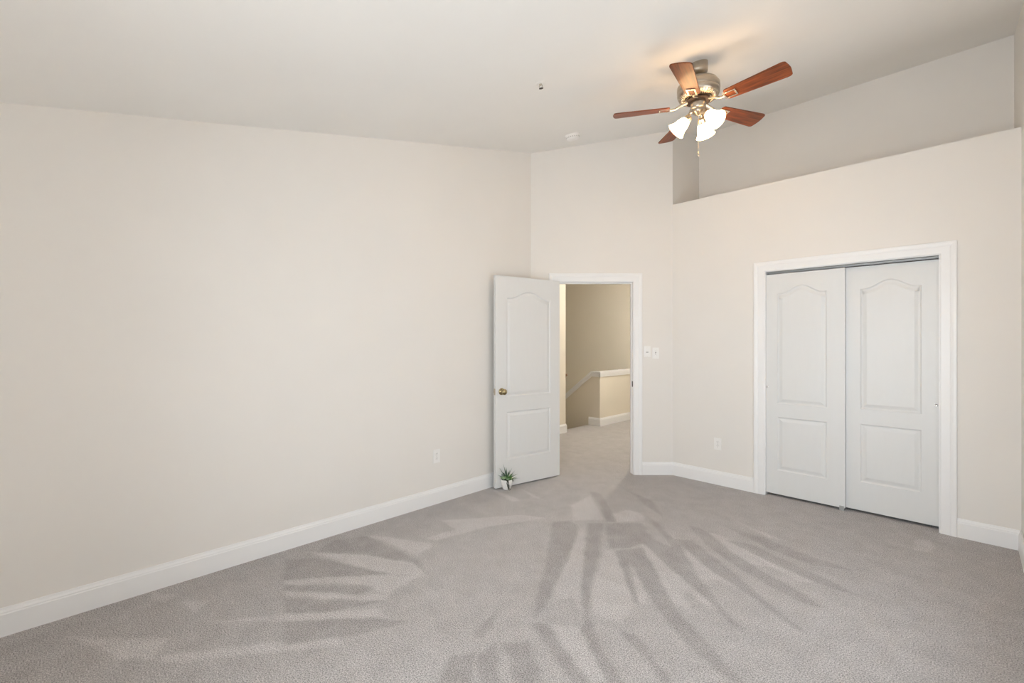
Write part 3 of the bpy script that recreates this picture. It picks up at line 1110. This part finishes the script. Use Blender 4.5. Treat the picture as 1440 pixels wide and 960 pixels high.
def leaf_bm(az, tilt, length, width, bend=0.25, base=(0, 0, 0.088)):
    """pointed fleshy leaf; az in the pot's frame (0 = camera right, 90 = away)"""
    bm = BM()
    n = 8
    d = Vector((math.cos(R(az)), math.sin(R(az)), 0))
    side = Vector((-d.y, d.x, 0))
    p = Vector(base)
    ang = R(tilt)
    rings = []
    for i in range(n + 1):
        u = i / n
        w = width * (0.75 + 0.6 * u - 1.35 * u * u) if u < 1 else 0.0006
        w = max(w, 0.0006)
        nrm = (d * -math.sin(ang) + Vector((0, 0, 1)) * math.cos(ang))
        tdir = d * math.cos(ang) + Vector((0, 0, 1)) * math.sin(ang)
        rings.append([bm.verts.new(p + side * w * 0.5), bm.verts.new(p + nrm * w * 0.10), bm.verts.new(p - side * w * 0.5), bm.verts.new(p - nrm * w * 0.28)])
        p = p + tdir * (length / n)
        ang -= bend / n
    for a, b in zip(rings, rings[1:]):
        for i in range(4):
            bm.faces.new([a[i], a[(i + 1) % 4], b[(i + 1) % 4], b[i]])
    bm.faces.new(rings[0][::-1])
    bm.faces.new(rings[-1])
    return bm


for az, tilt, ln, wd in ((205, 82, 0.158, 0.022), (185, 64, 0.135, 0.021), (8, 70, 0.125, 0.019), (190, 36, 0.105, 0.020), (100, 78, 0.115, 0.018),
                         (5, 32, 0.125, 0.013), (355, 14, 0.135, 0.011), (60, 58, 0.100, 0.016), (140, 60, 0.11, 0.018), (20, 48, 0.115, 0.016),
                         (250, 74, 0.10, 0.018), (300, 70, 0.095, 0.017), (165, 50, 0.11, 0.017)):
    obj('aloe_leaf', leaf_bm(az, tilt, ln, wd, 0.2), M['aloe'], pl, True)
for az, tilt, ln, wd in ((280, 60, 0.065, 0.017), (300, 45, 0.075, 0.017), (320, 58, 0.085, 0.017), (340, 36, 0.085, 0.018), (0, 52, 0.085, 0.017),
                         (40, 60, 0.07, 0.016), (260, 50, 0.06, 0.016), (310, 75, 0.08, 0.016), (345, 66, 0.085, 0.016), (270, 78, 0.085, 0.016),
                         (330, 22, 0.070, 0.016), (10, 28, 0.080, 0.016), (235, 70, 0.075, 0.015)):
    bx = 0.012 * math.cos(R(az)) + 0.014
    by = 0.012 * math.sin(R(az))
    obj('leaf', leaf_bm(az, tilt, ln, wd, 0.5, (bx, by, 0.088)), M['green'], pl, True)
for cx_, cy_, cz_, rr in ((-0.030, -0.030, 0.112, 0.029), (0.012, -0.036, 0.106, 0.019), (-0.044, 0.000, 0.106, 0.020)):
    bm = BM()
    for ring_i, (n_, tl, sc) in enumerate(((7, 15, 1.0), (6, 42, 0.8), (5, 68, 0.55))):
        for i in range(n_):
            lb = leaf_bm(360 * i / n_ + 25 * ring_i, tl, rr * 1.25 * sc, rr * 0.85 * sc, -0.5, (cx_, cy_, cz_ - 0.004))
            tmp = bpy.data.meshes.new('tmp')
            lb.to_mesh(tmp)
            lb.free()
            bm.from_mesh(tmp)
            bpy.data.meshes.remove(tmp)
    add_tube(bm, [(cx_ * 0.8, cy_ * 0.8, 0.085), (cx_, cy_, cz_)], 0.004, 8)
    obj('rosette', bm, M['rosette'], pl, True)
# dark trailing stems hanging down the front of the pot
for pts in ([(0.004, -0.046, 0.094), (0.004, -0.057, 0.099), (0.004, -0.0625, 0.088), (0.007, -0.0610, 0.060), (0.012, -0.056, 0.035), (0.020, -0.053, 0.014), (0.026, -0.054, 0.006)],
            [(0.044, -0.020, 0.092), (0.054, -0.026, 0.099), (0.060, -0.026, 0.090), (0.062, -0.026, 0.078)],
            [(0.010, -0.045, 0.094), (0.014, -0.058, 0.098), (0.016, -0.060, 0.08), (0.024, -0.052, 0.03), (0.034, -0.047, 0.010)]):
    bm = BM()
    add_tube(bm, pts, 0.0016, 6)
    for a, b in zip(pts, pts[1:]):
        a, b = Vector(a), Vector(b)
        nb = max(2, int((b - a).length / 0.006))
        for i in range(nb):
            q = a + (b - a) * (i / nb) + Vector((rnd.uniform(-0.004, 0.004), -rnd.uniform(0.001, 0.003), 0.0))
            q.z = max(q.z, 0.006)
            add_lathe(bm, [(0.0005, -0.0042), (0.0036, -0.002), (0.0040, 0.0012), (0.0005, 0.0044)], 7, Matrix.Translation(q))
    obj('trailing_stem', bm, M['vine'], pl, True)

# ------------------------------------------------------------------ hall lamp, out of the photograph's view
hl = thing('hall_ceiling_light', 'round hall ceiling light beyond the doorway', 'ceiling light', (-3.15, 6.2, HZ))
bm = BM()
add_lathe(bm, [(0.001, 0), (0.16, 0), (0.16, -0.02), (0.150, -0.025)], 36)
obj('lamp_base', bm, M['nickel'], hl, 40)
bm = BM()
add_lathe(bm, [(0.148, -0.022), (0.140, -0.055), (0.10, -0.085), (0.04, -0.10), (0.001, -0.102)], 36)
M['hall_glass'] = mat('lit_hall_glass', (0.95, 0.9, 0.8), 0.4, noise=0.004, emit=(1.0, 0.95, 0.86), estr=HALL_W)
obj('lamp_glass', bm, M['hall_glass'], hl, True)
